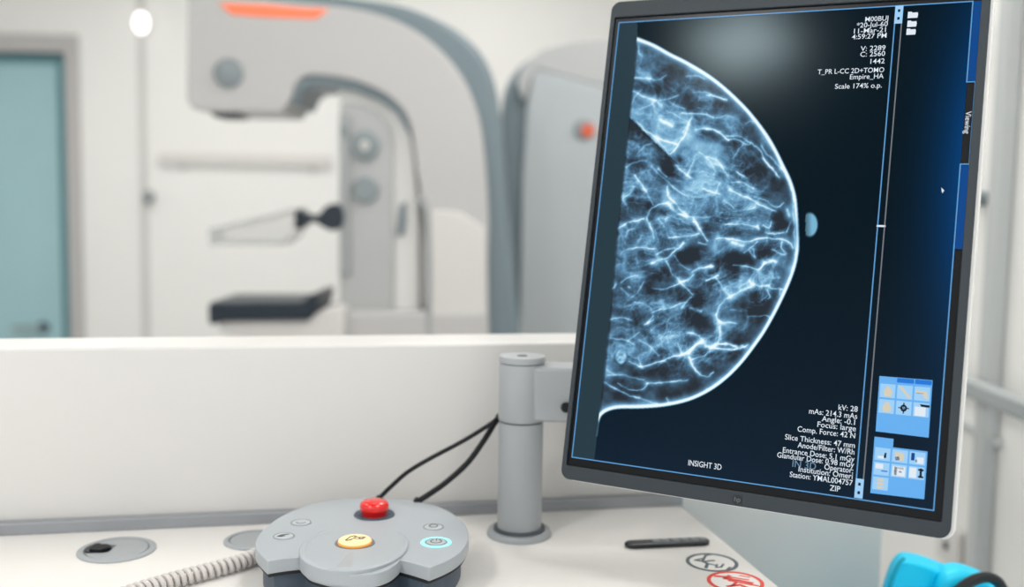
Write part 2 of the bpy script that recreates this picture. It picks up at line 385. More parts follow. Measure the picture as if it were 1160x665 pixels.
# ------------------------------------------------------------------ grommets
def grommet(px, py, r, label, hole):
    p = on_z(px, py, DESK)
    t = thing('cable_grommet', p, label, 'grommet', 'cable grommets in the desk')
    m = Matrix.Translation((p.x, p.y, DESK))
    MB().lathe([(r, 0), (r, .0014), (r * .93, .0024), (r * .84, .0022), (r * .82, .0004), (r * .8, .0004)], m, 64).build('rim', M_grom, t)
    MB().lathe([(0, .0002), (r * .825, .0002), (r * .825, .0007), (0, .0007)], m, 48).build('groove', M_ink_soft, t)
    if hole:
        n = 48; pts = []
        for k in range(n):
            a = 2 * math.pi * k / n; pts.append([math.cos(a) * r * .79, math.sin(a) * r * .79])
        # lid with a rounded notch at its left
        cut = []
        for x, y in pts:
            if x < -.1 * r and abs(y) < .42 * r: x = max(x, -.12 * r) if abs(y) < .34 * r else x
            cut.append((x, y))
        lid = MB().prism([m @ Vector((x, y, .0006)) for x, y in cut], (0, 0, .0012)).build('lid', M_grom, t, bevel=.0004)
        hx = [m @ Vector((-.5 * r + math.cos(2 * math.pi * k / 32) * r * .33, math.sin(2 * math.pi * k / 32) * r * .36, .0008)) for k in range(32)]
        hl = MB().prism(hx, (0, 0, .0012)).build('hole', M_black, t)
        tb = [m @ Vector((x * r, y * r, .0021)) for x, y in ((-.62, -.30), (-.30, -.34), (-.12, -.1), (-.3, .1), (-.46, .02), (-.52, .2), (-.66, .1))]
        MB().prism(tb, (0, 0, .003)).build('brush_tuft', M_cable, t, bevel=.0006)
    else:
        MB().lathe([(0, .0016), (r * .785, .0016), (r * .79, .0008)], m, 64).build('lid', M_grom, t)
    return t
r1 = abs((on_z(175.5, 622, DESK) - on_z(89.5, 622, DESK)).x) / 2
grommet(132.5, 623.5, r1, 'round grey cable grommet with a black opening, clear of the control box', True)
grommet(288, 612.5, r1 * .82, 'plain grey cable grommet half hidden behind the control box', False)

# ------------------------------------------------------------------ monitor arm
pb = on_z(588, 605, DESK)
t = thing('monitor_stand', (pb.x, pb.y, DESK), 'grey post stand with a side arm, standing on the desk behind the monitor', 'monitor stand')
rp = .5 * (on_y(614.3, 560, pb.y) - on_y(563.5, 560, pb.y)).length * .985
ZP = Matrix.Translation((pb.x, pb.y, 0))
zj = on_y(590, 475, pb.y).z; zt = on_y(592, 411, pb.y).z; zc = on_y(592, 404, pb.y).z
rb = rp * 1.46
MB().lathe([(0, DESK), (rb, DESK), (rb, DESK + .003), (rb * .95, DESK + .006), (0, DESK + .006)], ZP, 64).build('base_plate', M_post, t)
MB().lathe([(0, DESK + .006), (rp * 1.18, DESK + .006), (rp * 1.15, DESK + .009), (0, DESK + .009)], ZP, 64).build('collar', M_postdark, t)
MB().lathe([(0, DESK + .006), (rp, DESK + .006), (rp, zj - .002), (0, zj - .002)], ZP, 64).build('post', M_post, t)
MB().lathe([(0, zj - .003), (rp * .97, zj - .003), (rp * .97, zj + .001), (0, zj + .001)], ZP, 64).build('joint_ring', M_postdark, t)
rs = rp * 1.03
MB().lathe([(0, zj), (rs * .985, zj), (rs, zj + .0012), (rs, zt - .0015), (rs * .98, zt), (0, zt)], ZP, 64).build('sleeve', M_post, t)
MB().lathe([(0, zt - .001), (rs * .96, zt - .001), (rs * .96, zt + .0015), (0, zt + .0015)], ZP, 64).build('cap_gap', M_postdark, t)
cp = MB().lathe([(0, zt + .001), (rs, zt + .001), (rs * 1.01, zc - .001), (rs * .99, zc + .001), (.006, zc + .001), (.006, zc), (0, zc)], ZP, 64).build('cap', M_post, t)
MB().lathe([(0, zc + .0004), (.0055, zc + .0004), (.005, zc + .0012), (0, zc + .0012)], ZP, 24).build('screw_hole', M_gap, cp)

# ------------------------------------------------------------------ monitor
q4 = [(699.8, 26), (649.8, 518), (1060, 578.6), (1100, 1.8)]
dr = [ray(*p) for p in q4]
s = np.linalg.solve(np.array([[-dr[1][i], dr[2][i], -dr[3][i]] for i in range(3)]), -np.array([dr[0][i] for i in range(3)]))
TL, BL, BR, TR = dr[0], dr[1] * s[0], dr[2] * s[1], dr[3] * s[2]
SCL = .425 / (((TL - BL).length + (TR - BR).length) / 2)
TL, BL, BR, TR = [CAM + p * SCL for p in (TL, BL, BR, TR)]
eu = ((BR - BL).normalized() + (TR - TL).normalized()).normalized()
ev = ((TL - BL).normalized() + (TR - BR).normalized()).normalized(); ev = (ev - eu * ev.dot(eu)).normalized()
en = eu.cross(ev)
if en.y > 0: en = -en
Wd, Hd = (BR - BL).length, (TL - BL).length
S0 = (TL + BL + BR + TR) / 4 - eu * Wd / 2 - ev * Hd / 2
SM = Matrix(((eu.x, ev.x, en.x, S0.x), (eu.y, ev.y, en.y, S0.y), (eu.z, ev.z, en.z, S0.z), (0, 0, 0, 1)))
def scr(x, y):
    p = on_pl(x, y, S0, en) - S0; return p.dot(eu), p.dot(ev)
def sp(x, y, z=0.0): return SM @ Vector((x, y, z))
print('monitor', Wd, Hd, [tuple(round(c, 4) for c in scr(*p)) for p in q4], (S0.y, TR.y, BR.y))
xl = (scr(638, 535)[0] + scr(691, 20)[0]) / 2
yb = (scr(660, 548)[1] + scr(860, 577)[1] + scr(1040, 603)[1]) / 3
xr = (scr(1080, 590)[0] + scr(1119.5, 10)[0]) / 2
yt = (scr(700, 3)[1] + scr(760, -1.5)[1]) / 2
xi0, xi1 = -.0045, Wd + .0065
yi0, yi1 = (scr(660, 530)[1] + scr(1000, 581)[1]) / 2, Hd + .005
print('bezel', xl, xr, yb, yt, xi0, xi1, yi0, yi1)
def rrect(x0, y0, x1, y1, r, n=8):
    out = []
    for cx, cy, a0 in ((x1 - r, y1 - r, 0), (x0 + r, y1 - r, 90), (x0 + r, y0 + r, 180), (x1 - r, y0 + r, 270)):
        for k in range(n + 1):
            a = math.radians(a0 + 90 * k / n); out.append((cx + r * math.cos(a), cy + r * math.sin(a)))
    return out
mb = sp((xl + xr) / 2, yb, -.02)
t = mon = thing('monitor', mb, 'large dark-framed portrait monitor showing a blue mammogram', 'monitor')
w = MB(); w.ring([sp(x, y, .0022) for x, y in rrect(xl, yb, xr, yt, .009)], [sp(x, y, .0022) for x, y in rrect(xi0, yi0, xi1, yi1, .0015)], -en * .008)
w.build('bezel', M_bezel, t, bevel=.0007, seg=2)
w = MB(); w.prism([sp(x, y, -.0056) for x, y in rrect(xl + .0004, yb - .0012, xr + .0030, yt - .0004, .0095)], -en * .016)
w.build('back_shell', M_shell, t, bevel=.0012, seg=3)
cx, cy = (xl + xr) / 2, (yb + yt) / 2
w = MB(); w.prism([sp(x, y, -.0216) for x, y in rrect(cx - .09, cy - .12, cx + .09, cy + .12, .02)], -en * .022)
w.build('back_housing', M_shell, t, bevel=.006, seg=3)
# logo on the chin
lx, ly = scr(836, 566); lr = .0042
lg = MB().prism([sp(lx + x, ly + y, .002) for x, y in rrect(-lr, -lr, lr, lr, .0028)], en * .0006).build('logo', M_logo, t)

# panel glass behind everything
pg = MB().prism([sp(x, y, -.0008) for x, y in ((xi0 - .001, yi0 - .001), (xi1 + .001, yi0 - .001), (xi1 + .001, yi1 + .001), (xi0 - .001, yi1 + .001))], -en * .004).build('panel', M_bezelin, t)

# ---- the picture on the display (vertex colours on a fine grid)
NX, NY = 430, 560
gx = np.linspace(0, Wd, NX); gy = np.linspace(0, Hd, NY)
GX, GY = np.meshgrid(gx, gy)
W3 = np.stack([S0[i] + eu[i] * GX + ev[i] * GY for i in range(3)], -1) - np.array(CAM)
den = W3 @ np.array(fwd)
PX = 580 + F * (W3 @ np.array(RT)) / den; PY = 332.5 - F * (W3 @ np.array(UP)) / den
def vnoise(x, y, seed):
    r = np.random.default_rng(seed); T = r.random((128, 128))
    xi = np.floor(x).astype(int); yi = np.floor(y).astype(int); fx = x - xi; fy = y - yi
    fx = fx * fx * fx * (fx * (fx * 6 - 15) + 10); fy = fy * fy * fy * (fy * (fy * 6 - 15) + 10)
    g = lambda a, b: T[b % 128, a % 128]
    return (g(xi, yi) * (1 - fx) + g(xi + 1, yi) * fx) * (1 - fy) + (g(xi, yi + 1) * (1 - fx) + g(xi + 1, yi + 1) * fx) * fy
def fbm(x, y, seed, o=4):
    v = 0; a = 1; tot = 0
    for k in range(o): v = v + a * vnoise(x * 2 ** k, y * 2 ** k, seed + k); tot += a; a *= .55
    return v / tot
def ridge(x, y, seed, o=3, p=4):
    v = 0; a = 1; tot = 0
    for k in range(o): v = v + a * (1 - np.abs(2 * vnoise(x * 2 ** k, y * 2 ** k, seed + k) - 1)) ** p; tot += a; a *= .6
    return v / tot
skin = [(722, 42), (741.5, 49.8), (759.5, 59.8), (777.6, 68.8), (800, 82), (818, 95.3), (836, 111.6), (852, 128.7), (868.6, 150.4), (879.4, 168.5), (888, 186), (896.6, 204), (902, 222), (904, 240), (905, 258), (905.5, 279), (902.5, 299), (895, 321), (882, 349), (868.6, 373.5), (857.5, 390), (841, 411.5), (823, 429.6), (803, 444), (780, 454.5), (753, 460.5), (725, 462.7), (702, 463), (690, 465.5), (682, 470.5), (678.5, 478), (677.2, 486), (676, 494)]
skin = [(p.x, p.y) for p in spline([(x, y, 0) for x, y in skin], 4)]
chest = [(676, 494), (681, 450), (690, 365), (699.5, 257), (711, 150), (722, 42)]
outl = skin + chest[1:-1]
ins = np.zeros(PX.shape, bool)
for (x0, y0), (x1_, y1_) in zip(outl, outl[1:] + outl[:1]):
    if y0 == y1_: continue
    c = ((PY < y0) != (PY < y1_)) & (PX < (x1_ - x0) * (PY - y0) / (y1_ - y0) + x0); ins ^= c
def segdist(poly, sub=None):
    D = np.full(PX.shape if sub is None else PX[sub].shape, 1e9); X = PX if sub is None else PX[sub]; Y = PY if sub is None else PY[sub]
    for (ax, ay), (bx, by) in zip(poly, poly[1:]):
        dx, dy = bx - ax, by - ay; l2 = dx * dx + dy * dy + 1e-9
        tt = np.clip(((X - ax) * dx + (Y - ay) * dy) / l2, 0, 1)
        D = np.minimum(D, (X - ax - tt * dx) ** 2 + (Y - ay - tt * dy) ** 2)
    return np.sqrt(D)
ds = segdist(skin); dc = segdist(chest)
# tissue
WX = (fbm(PX / 26, PY / 26, 11) - .5) * 22; WY = (fbm(PX / 26, PY / 26, 31) - .5) * 22
nx_, ny_ = PX - 930, PY - 258
rr = np.hypot(nx_ + WX * .6, ny_ + WY * .6); th = np.arctan2(ny_ + WY * .9, -(nx_ + WX * .9))
T = .15 + .36 * (fbm(PX / 16, PY / 16, 3) - .5) + .05 * (fbm(PX / 5, PY / 5, 8, 2) - .5)
def G(x, y, rx, ry, a, rot=0):
    c, s_ = math.cos(math.radians(rot)), math.sin(math.radians(rot))
    X = (PX - x) * c + (PY - y) * s_; Y = -(PX - x) * s_ + (PY - y) * c
    return a * np.exp(-(X / rx) ** 2 - (Y / ry) ** 2)
D = 0
for g in ((745, 130, 42, 20, .34, 28), (735, 118, 22, 12, .14, 20), (785, 160, 40, 24, .30, 35), (790, 195, 34, 30, .32, 20), (820, 215, 40, 22, .28, 30), (770, 225, 24, 16, .16, 30),
          (850, 225, 30, 12, .22, 25), (830, 275, 45, 10, .25, 4), (755, 262, 45, 16, .18, -10), (860, 300, 25, 14, .2, -10), (825, 335, 20, 10, .28, -40), (820, 365, 14, 12, .22, 0),
          (760, 285, 30, 10, .2, -20), (715, 300, 22, 50, .10, 0), (735, 395, 30, 18, .10, 0), (790, 395, 16, 10, .18, -30), (845, 325, 20, 10, .2, -15),
          (840, 168, 18, 10, -.14, 30), (853, 205, 20, 14, -.16, 30), (845, 185, 26, 12, -.16, 30), (722, 180, 16, 22, -.18, 0), (758, 193, 9, 11, -.3, 0), (771, 207, 12, 12, -.26, 0), (770, 181, 5, 5, -.25, 0),
          (801, 153, 13, 7, -.32, 15), (716, 270, 10, 10, -.2, 0), (785, 345, 13, 13, -.3, 0), (790, 362, 14, 8, -.25, 0), (835, 297, 22, 10, -.26, 5), (838, 290, 20, 6, -.15, 0), (870, 350, 24, 26, -.14, 0), (770, 290, 14, 8, -.15, 0), (782, 290, 12, 10, -.22, -20),
          (745, 310, 12, 8, -.18, 0), (745, 330, 16, 6, -.18, -10), (868, 285, 10, 8, -.28, 0), (883, 250, 8, 10, -.2, 0), (742, 230, 10, 10, -.2, 30), (805, 320, 10, 8, -.2, 0), (755, 103, 30, 7, -.16, 10), (800, 130, 30, 8, -.1, 30), (840, 400, 20, 20, -.06, 0), (790, 425, 30, 14, -.06, 0), (700, 440, 20, 14, -.06, 0)):
    D = D + G(*g) * (.62 if g[4] > 0 else 1.25)
T = T + D * (.75 + .5 * fbm(PX / 12, PY / 12, 60))
R1 = ridge(th * 15, rr / 48, 41, 3, 7); R2 = ridge((PX + WX) / 17, (PY + WY) / 17, 71, 3, 9); R3 = ridge((PX - WY) / 10, (PY + WX) / 10, 95, 2, 11)
amp = .25 + .75 * np.clip(fbm(PX / 40, PY / 40, 120, 2) * 1.6 - .35, 0, 1)
low = np.clip(1 - np.maximum(0, (PY - 400) / 60), .35, 1) * np.clip((ds - 4) / 22, .15, 1)
R4 = ridge(th * 34, rr / 34, 141, 2, 8); R5 = ridge((PX + WX * .5) / 6.5, (PY - WY * .5) / 6.5, 171, 2, 8)
RB = ridge((PX + WX * 1.3) / 36, (PY + WY * 1.3) / 30, 511, 2, 3)
T = T + low * (.34 * (RB - .25) + amp * (.38 * R1 + .36 * R2 + .30 * R3 + .20 * R4 + .10 * R5))
pe = [(706, 124), (711.5, 131), (728, 148), (742, 160), (757, 175), (764, 184)]
dpe = segdist(pe); sgn = np.where((PX - 711.5) * (175 - 131) - (PY - 131) * (757 - 711.5) > 0, 1.0, -1.0)
T = T + np.where(sgn > 0, .22 * np.exp(-(dpe / 16) ** 2), -.24 * np.exp(-(dpe / 8) ** 2)) * np.clip((188 - PY) / 25, 0, 1)
les = np.hypot((PX - 703.5) / 6.2, (PY - 404) / 8.2); lm_ = np.clip((1.12 - les) / .3, 0, 1)
T = T * (1 - lm_) + lm_ * (.62 + .5 * (fbm(PX / 3, PY / 3, 400, 2) - .5))
# fine strands followed by eye, in patches of the picture
Z = {1: (700, 30, 5.54), 2: (800, 80, 5.54), 3: (695, 140, 5.54), 4: (810, 180, 5.54), 5: (685, 250, 5.54), 6: (800, 280, 5.54), 7: (675, 360, 4.75), 8: (780, 370, 6.04)}
ST = {
1: "10 .9 100,318 150,322 200,328|8 .6 200,328 260,335 300,305|10 .6 480,415 550,412 610,435 665,455|14 .9 95,410 160,440 220,460 275,490|8 .6 230,465 310,455 380,432|8 .5 310,465 370,500 420,515|12 .8 400,540 480,550 540,550 600,575|14 .95 260,585 310,605 340,630|8 .7 410,660 435,620 460,570|9 .7 115,590 160,640 180,665|7 .5 430,310 500,310 540,330|6 .5 310,530 370,560 440,600|10 .6 480,650 580,640 640,660|10 .5 85,490 110,440 150,400|8 .5 130,520 180,500 230,480|14 .5 125,100 130,160 150,190",
2: "10 .8 0,150 60,160 130,185|8 .5 60,300 120,285 170,300|14 .9 0,370 50,370 100,405 140,440|9 .75 130,410 200,410 260,440 310,475 345,515 370,570 420,620 450,660|9 .6 140,435 190,430 240,460 275,460|7 .5 230,465 200,500 170,550|9 .6 345,470 400,540 450,590 500,650|6 .4 250,330 280,315 300,325|9 .6 0,540 60,560 110,620 130,660|6 .5 190,635 240,660|50 .3 275,510 295,515|80 .3 20,480 60,500",
3: "8 .7 165,0 215,50 270,95 330,165 350,190|12 .95 270,90 330,110 400,130|8 .9 475,0 440,80 405,135 360,190|8 .9 280,285 335,335|8 .7 240,265 330,360 390,410 470,460|9 .9 135,325 200,415|6 .6 200,415 245,510|24 1 340,500 385,550 450,585|14 .9 335,400 350,460 410,530 460,580|9 .7 330,500 270,515 230,550 205,600 235,660|12 .9 390,260 430,300 480,340|8 .6 500,230 480,290 460,330|12 .9 560,410 620,430 665,440|7 .5 150,190 190,145 240,125|7 .5 80,270 140,240 210,235|7 .5 60,480 90,530|8 .8 500,590 540,660|7 .5 460,580 560,590 640,575|6 .6 280,600 320,645|10 .8 30,655 90,620 190,600|7 .5 540,180 600,230 640,300|8 .5 60,470 110,430 130,400",
4: "8 .8 300,0 330,35 380,80 405,115|9 .7 415,50 450,120 480,200|7 .7 430,0 470,90 505,180 515,260|14 .7 0,30 40,50|8 .8 140,85 200,125|14 .75 100,150 180,150 240,185|12 .9 90,190 170,235 250,265 310,300 380,325|8 .7 250,240 320,260 380,300 430,280|22 .9 455,320 465,360|10 .6 490,200 490,330 500,480 510,600|10 .6 470,400 450,460|8 .8 65,410 140,410 200,415 260,430|20 .9 265,420 275,440|8 .8 300,415 340,430 350,395|12 .9 320,460 330,465 430,465|20 1 110,525 180,545|12 .9 0,500 100,500 200,520 270,500 350,497 430,505 470,525 490,560|8 .6 185,590 230,555 260,520|8 .6 240,560 250,620|10 .7 420,520 420,560 440,600 360,570|14 .8 340,640 380,640|9 .6 0,220 30,150|8 .5 60,260 120,310|10 .6 200,320 250,300|12 .6 525,380 530,430|10 .6 500,600 540,550",
5: "10 .7 85,50 130,20|8 .7 280,20 295,60 310,110|9 .85 170,175 220,170 320,180|14 1 290,268 350,245 400,225 440,190 495,140|10 .8 330,210 380,180 440,170|12 .8 400,105 470,100 540,95 590,75|9 .9 560,5 610,70 650,130|8 .7 385,250 410,300 430,345|14 .9 550,325 600,300 665,280|14 .9 470,380 520,375 560,345|9 .7 440,350 490,400 550,460|9 .7 300,420 370,430 430,410 470,390|12 1 300,575 350,560 420,545 500,515|8 .7 265,645 300,600|22 1 540,545 600,570|8 .6 170,480 220,430 250,380|7 .6 100,390 150,355 210,345|10 .9 50,430 70,400|18 .9 155,415 160,420|8 .5 190,515 250,520 290,560|8 .6 35,620 100,605 170,620|8 .6 440,220 480,280 540,310|8 .6 590,140 640,150|7 .5 100,210 130,185 170,175|10 .7 480,550 540,480|7 .5 100,420 150,470|10 .5 130,100 150,60 190,50|8 .5 210,130 230,90",
6: "16 1 0,125 40,120|12 .9 0,210 60,185 75,180|16 .7 60,190 100,250 150,310|16 .7 150,310 210,280 280,250 310,230|14 .9 270,215 320,240 390,240|8 .8 390,240 410,260 480,265|9 .8 385,265 400,310 390,320|7 .5 345,335 380,300|12 .8 465,270 460,300|16 .7 150,310 100,345 60,420|24 .9 80,470 110,475|10 .8 60,420 80,460 190,480|14 .5 85,490 95,580|12 .8 170,110 270,125 320,140|16 1 330,135 370,100|12 .8 360,100 430,90|26 .9 435,88 437,92|22 .5 448,192 450,195|5 .6 265,440 320,432 370,430 395,445 400,470|22 1 0,625 50,625|9 .7 60,620 120,605 180,620 230,615|9 .7 60,640 150,640 200,640 260,610|8 .5 150,390 220,400|30 .5 550,140 580,20|40 .35 330,170 380,200|10 .7 270,20 300,60",
7: "10 1 235,265 300,250 360,230 420,205 470,195 520,165 570,125|7 .7 180,235 240,265|6 .6 225,205 245,260|8 .9 270,355 330,350 400,345 490,335|7 .8 120,355 170,380 250,385 275,355|9 .9 45,350 110,385 170,415 235,432|5 .5 235,432 290,455 330,460|5 .6 380,430 390,460|9 .6 60,310 150,310 260,335|8 .6 500,215 520,260 560,300|12 .7 440,140 460,190|8 .6 170,130 230,80|10 .6 230,120 280,150 340,200|9 .8 265,35 310,10|8 .7 490,85 560,95|8 .6 80,110 160,120 210,150|14 .5 60,280 90,300",
8: "16 1 0,180 50,130 100,100|22 1 90,105 150,150|12 .95 150,150 200,120 280,125 340,140 390,130|12 .9 150,150 230,155 300,160 340,145|10 .7 210,0 215,60 205,110|9 .7 150,170 90,205 20,225|9 .8 0,205 30,270 70,320 120,345 165,315|12 .6 0,40 70,60 100,100|6 .4 120,425 150,430"}
jx = (fbm(PX / 7, PY / 7, 200, 2) - .5) * 2.4; jy = (fbm(PX / 7, PY / 7, 230, 2) - .5) * 2.4
PX0, PY0 = PX, PY
PX, PY = PX0 + jx, PY0 + jy
N1 = fbm(PX0 / 9, PY0 / 9, 300, 3)
for z, txt in ST.items():
    ox, oy, sc_ = Z[z]
    for item in txt.split('|'):
        tk = item.split(); wd = float(tk[0]) / sc_; it = float(tk[1])
        pts = [tuple(float(v) for v in p.split(',')) for p in tk[2:]]
        pts = [(ox + x / sc_, oy + y / sc_) for x, y in pts]
        if len(pts) > 2: pts = [(p.x, p.y) for p in spline([(x, y, 0) for x, y in pts], 4)]
        xs = [p[0] for p in pts]; ys = [p[1] for p in pts]; m_ = wd * 3 + 4
        sub = np.where((PX > min(xs) - m_) & (PX < max(xs) + m_) & (PY > min(ys) - m_) & (PY < max(ys) + m_))
        dd = segdist(pts, sub); sg = max(.66, wd * .40)
        add = it * (.46 * np.exp(-(dd / sg) ** 2) + .24 * np.exp(-(dd / (sg * 3.0 + .6)) ** 2)) * (.30 + 1.3 * N1[sub])
        T[sub] = T[sub] + add * (1 - .45 * np.clip(T[sub], 0, 1))
PX, PY = PX0, PY0
T = np.clip(.07 + .95 * T, .13, 1.15)
T = T * np.clip((dc + .6) / 3, .55, 1)
edge = np.exp(-((ds - 2.0) / 1.7) ** 2) + .35 * np.exp(-((ds - 3) / 5) ** 2)
wsk = np.clip(.55 + .45 * np.abs(PY - 262) / 70, .5, 1)
T = np.maximum(T * np.clip(ds / 3, 0, 1), 0) * (1 - .3 * edge) + edge * wsk
# colour ramp
st = np.array([0, .16, .34, .55, .78, 1.05])
cr = np.array([(22, 27, 34), (42, 50, 60), (64, 94, 118), (104, 154, 190), (160, 210, 236), (238, 251, 254)]) / 255.0
col = np.stack([np.interp(T, st, cr[:, i]) for i in range(3)], -1)
# dark field outside
xd = scr(1000, 120)[0]
fy_ = np.clip(1 - GY / Hd, 0, 1)
bg = np.stack([0 + 14 * fy_ ** 3, 17 + 14 * fy_ ** 3, 28 + 20 * fy_ ** 3], -1) / 255.0
lm = np.clip((scr(712, 150)[0] - GX) / (scr(712, 150)[0]), 0, 1)
lmask = (GX < scr(722, 42)[0] + .002) & ~ins & (PX < np.interp(PY, [42, 150, 257, 365, 450, 494], [722, 711, 699.5, 690, 681, 676]))
bg[lmask] = np.array([40, 60, 70]) / 255.0
rp_ = np.clip((GX - xd - .004) / (Wd - xd - .004), 0, 1)
side = GX > xd + .004
sh = np.exp(-((GY / Hd - .68) / .38) ** 2)
bl_ = np.stack([0 + 18 * fy_ ** 3, 17 + 42 * rp_ ** 2 * sh + 16 * fy_ ** 3, 28 + 86 * rp_ ** 2 * sh + 22 * fy_ ** 3], -1) / 255.0  # blue sheen of a screen reflection, painted into the side panel's emission
bg = np.where(side[..., None], bl_, bg)
# soft nipple marker
nm = np.clip(1.2 - np.hypot((PX - 917) / 8.5, (PY - 254.5) / 12.5), 0, .25) / .25 * (PX > 912.5)
ncol = np.array([120, 180, 210]) / 255 * (.55 + .45 * np.clip((PX - 912) / 8, 0, 1))[..., None]
a_ = np.clip((ds * np.where(ins, 1, -1) + .8) / 1.2, 0, 1); a_ = np.where(ins, np.maximum(a_, .0), a_ * (ds < 1.5))[..., None]
img = bg * (1 - a_) + col * a_
img = img * (1 - nm[..., None]) + ncol * nm[..., None]
img = np.clip(img, 0, 1)
limg = np.where(img <= .04045, img / 12.92, ((img + .055) / 1.055) ** 2.4)
me = bpy.data.meshes.new('mammogram_picture')
co = np.stack([S0[i] + eu[i] * GX + ev[i] * GY for i in range(3)], -1).reshape(-1, 3)
cc = co[NX // 2]
idx = np.arange(NX * NY).reshape(NY, NX)
qd = np.stack([idx[:-1, :-1], idx[:-1, 1:], idx[1:, 1:], idx[1:, :-1]], -1).reshape(-1, 4)
me.vertices.add(NX * NY); me.vertices.foreach_set('co', (co - cc).ravel())
me.loops.add(qd.size); me.loops.foreach_set('vertex_index', qd.ravel().astype(np.int32))
me.polygons.add(len(qd)); me.polygons.foreach_set('loop_start', np.arange(0, qd.size, 4, dtype=np.int32))
me.update(); me.validate()
ca = me.color_attributes.new('picture', 'FLOAT_COLOR', 'POINT')
ca.data.foreach_set('color', np.concatenate([limg.reshape(-1, 3), np.ones((NX * NY, 1))], 1).ravel().astype(np.float32))
m = bpy.data.materials.new('display_picture'); m.use_nodes = True; nt = m.node_tree; b = nt.nodes['Principled BSDF']
b.inputs['Base Color'].default_value = (.0006, .0006, .0006, 1); b.inputs['Roughness'].default_value = .15; b.inputs['Specular IOR Level'].default_value = .06; b.inputs['Specular Tint'].default_value = (.72, .93, 1, 1)
an = nt.nodes.new('ShaderNodeAttribute'); an.attribute_name = 'picture'
nt.links.new(an.outputs['Color'], b.inputs['Emission Color']); b.inputs['Emission Strength'].default_value = 2 ** -EXPO
me.materials.append(m)
screen = bpy.data.objects.new('screen', me); C.objects.link(screen); link(screen, Vector(cc), mon)

# ---- lines, panels and writing on the display
G_line = glow('screen_line_blue', (96, 160, 216)); G_grey = glow('screen_line_grey', (120, 124, 130)); G_white = glow('screen_white', (225, 235, 245))
G_panel = glow('screen_panel_blue', (104, 176, 240)); G_btn = glow('screen_button_pale', (160, 208, 246)); G_dark = glow('screen_dark', (16, 26, 40))
G_tab = glow('screen_tab_blue', (40, 120, 215)); G_beige = glow('screen_beige', (214, 206, 184)); G_navy = glow('screen_tab_navy', (14, 72, 140))
def strip(w, a, b, wd, z=.0004):
    (ax, ay), (bx, by) = a, b; dx, dy = bx - ax, by - ay; l = math.hypot(dx, dy); nx, ny = -dy / l * wd / 2, dx / l * wd / 2; ex, ey = dx / l * wd / 2, dy / l * wd / 2
    w.prism([sp(ax + nx - ex, ay + ny - ey, z), sp(ax - nx - ex, ay - ny - ey, z), sp(bx - nx + ex, by - ny + ey, z), sp(bx + nx + ex, by + ny + ey, z)], en * .0001)
def polyline(pts, wd, name, m, z=.0004):
    w = MB()
    for a, b in zip(pts, pts[1:]): strip(w, a, b, wd, z)
    return w.build(name, m, screen, smooth=False)
def quad2(x0, y0, x1, y1): return [(x0, y0), (x1, y0), (x1, y1), (x0, y1)]
lw = .00095
y1n = scr(1094, 93)[1]; y2n = scr(1087, 186)[1]; xn = (scr(1104, 94)[0] + scr(1099, 185)[0]) / 2
polyline([(Wd, 0), (0, 0), (0, Hd), (Wd - .0, Hd), (Wd, y1n), (xn, y1n), (xn, y2n), (Wd, y2n), (Wd, 0)], lw, 'frame_line', G_line)
xa = (scr(1010, 20)[0] + scr(973, 560)[0]) / 2
xb = xa + .0056
polyline([(xa, .004), (xa, Hd - .002)], lw, 'divider_line', G_line); polyline([(xb, .004), (xb, Hd - .002)], .001, 'divider_line', G_grey)
ym = scr(993, 256)[1]
polyline([(xa, ym), (xb, ym)], .0016, 'divider_handle', G_white)
for yy in (Hd - .008, .009):
    w = MB(); w.prism([sp(x, y, .0005) for x, y in quad2(xa - .0005, yy - .008, xb + .0005, yy + .008)], en * .0001); k = w.build('scroll_block', G_btn, screen, smooth=False)
    w = MB()
    for dy in (-.0035, .0035): w.prism([sp(x, y, .0007) for x, y in quad2((xa + xb) / 2 - .001, yy + dy - .0012, (xa + xb) / 2 + .001, yy + dy + .0012)], en * .0001)
    w.build('scroll_arrow', G_dark, k, smooth=False)
# blue side tabs
w = MB(); w.prism([sp(x, y, .0003) for x, y in quad2(Wd + .0008, y1n + .001, xi1, Hd)], en * .0001)
w.build('side_tab', G_navy, screen, smooth=False)
y3n = scr(1080, 282)[1]
w = MB(); w.prism([sp(x, y, .0003) for x, y in quad2(Wd + .0008, y3n, xi1, y2n - .001)], en * .0001)
w.build('side_tab', G_navy, screen, smooth=False)
# folder icons
for (x, y, wx) in ((1034, 17, 11), (1033, 27, 10), (1032, 36, 10)):
    cx_, cy_ = scr(x, y); h = .0028; ww = wx / 2 * .00072
    w = MB(); w.prism([sp(cx_ + a, cy_ + b_, .0005) for a, b_ in ((-ww, -h), (ww, -h), (ww * 1.1, 0), (ww, h * .7), (-.1 * ww, h * .7), (-.25 * ww, h), (-ww, h))], en * .0001)
    w.build('folder_icon', G_white, screen, smooth=False)
cx_, cy_ = scr(1068, 216)
MB().prism([sp(cx_ + a, cy_ + b_, .0005) for a, b_ in ((-.0012, .0026), (.0014, -.0004), (.0004, -.0006), (.0002, -.0024), (-.0008, -.0008))], en * .0001).build('mouse_pointer', G_white, screen, smooth=False)

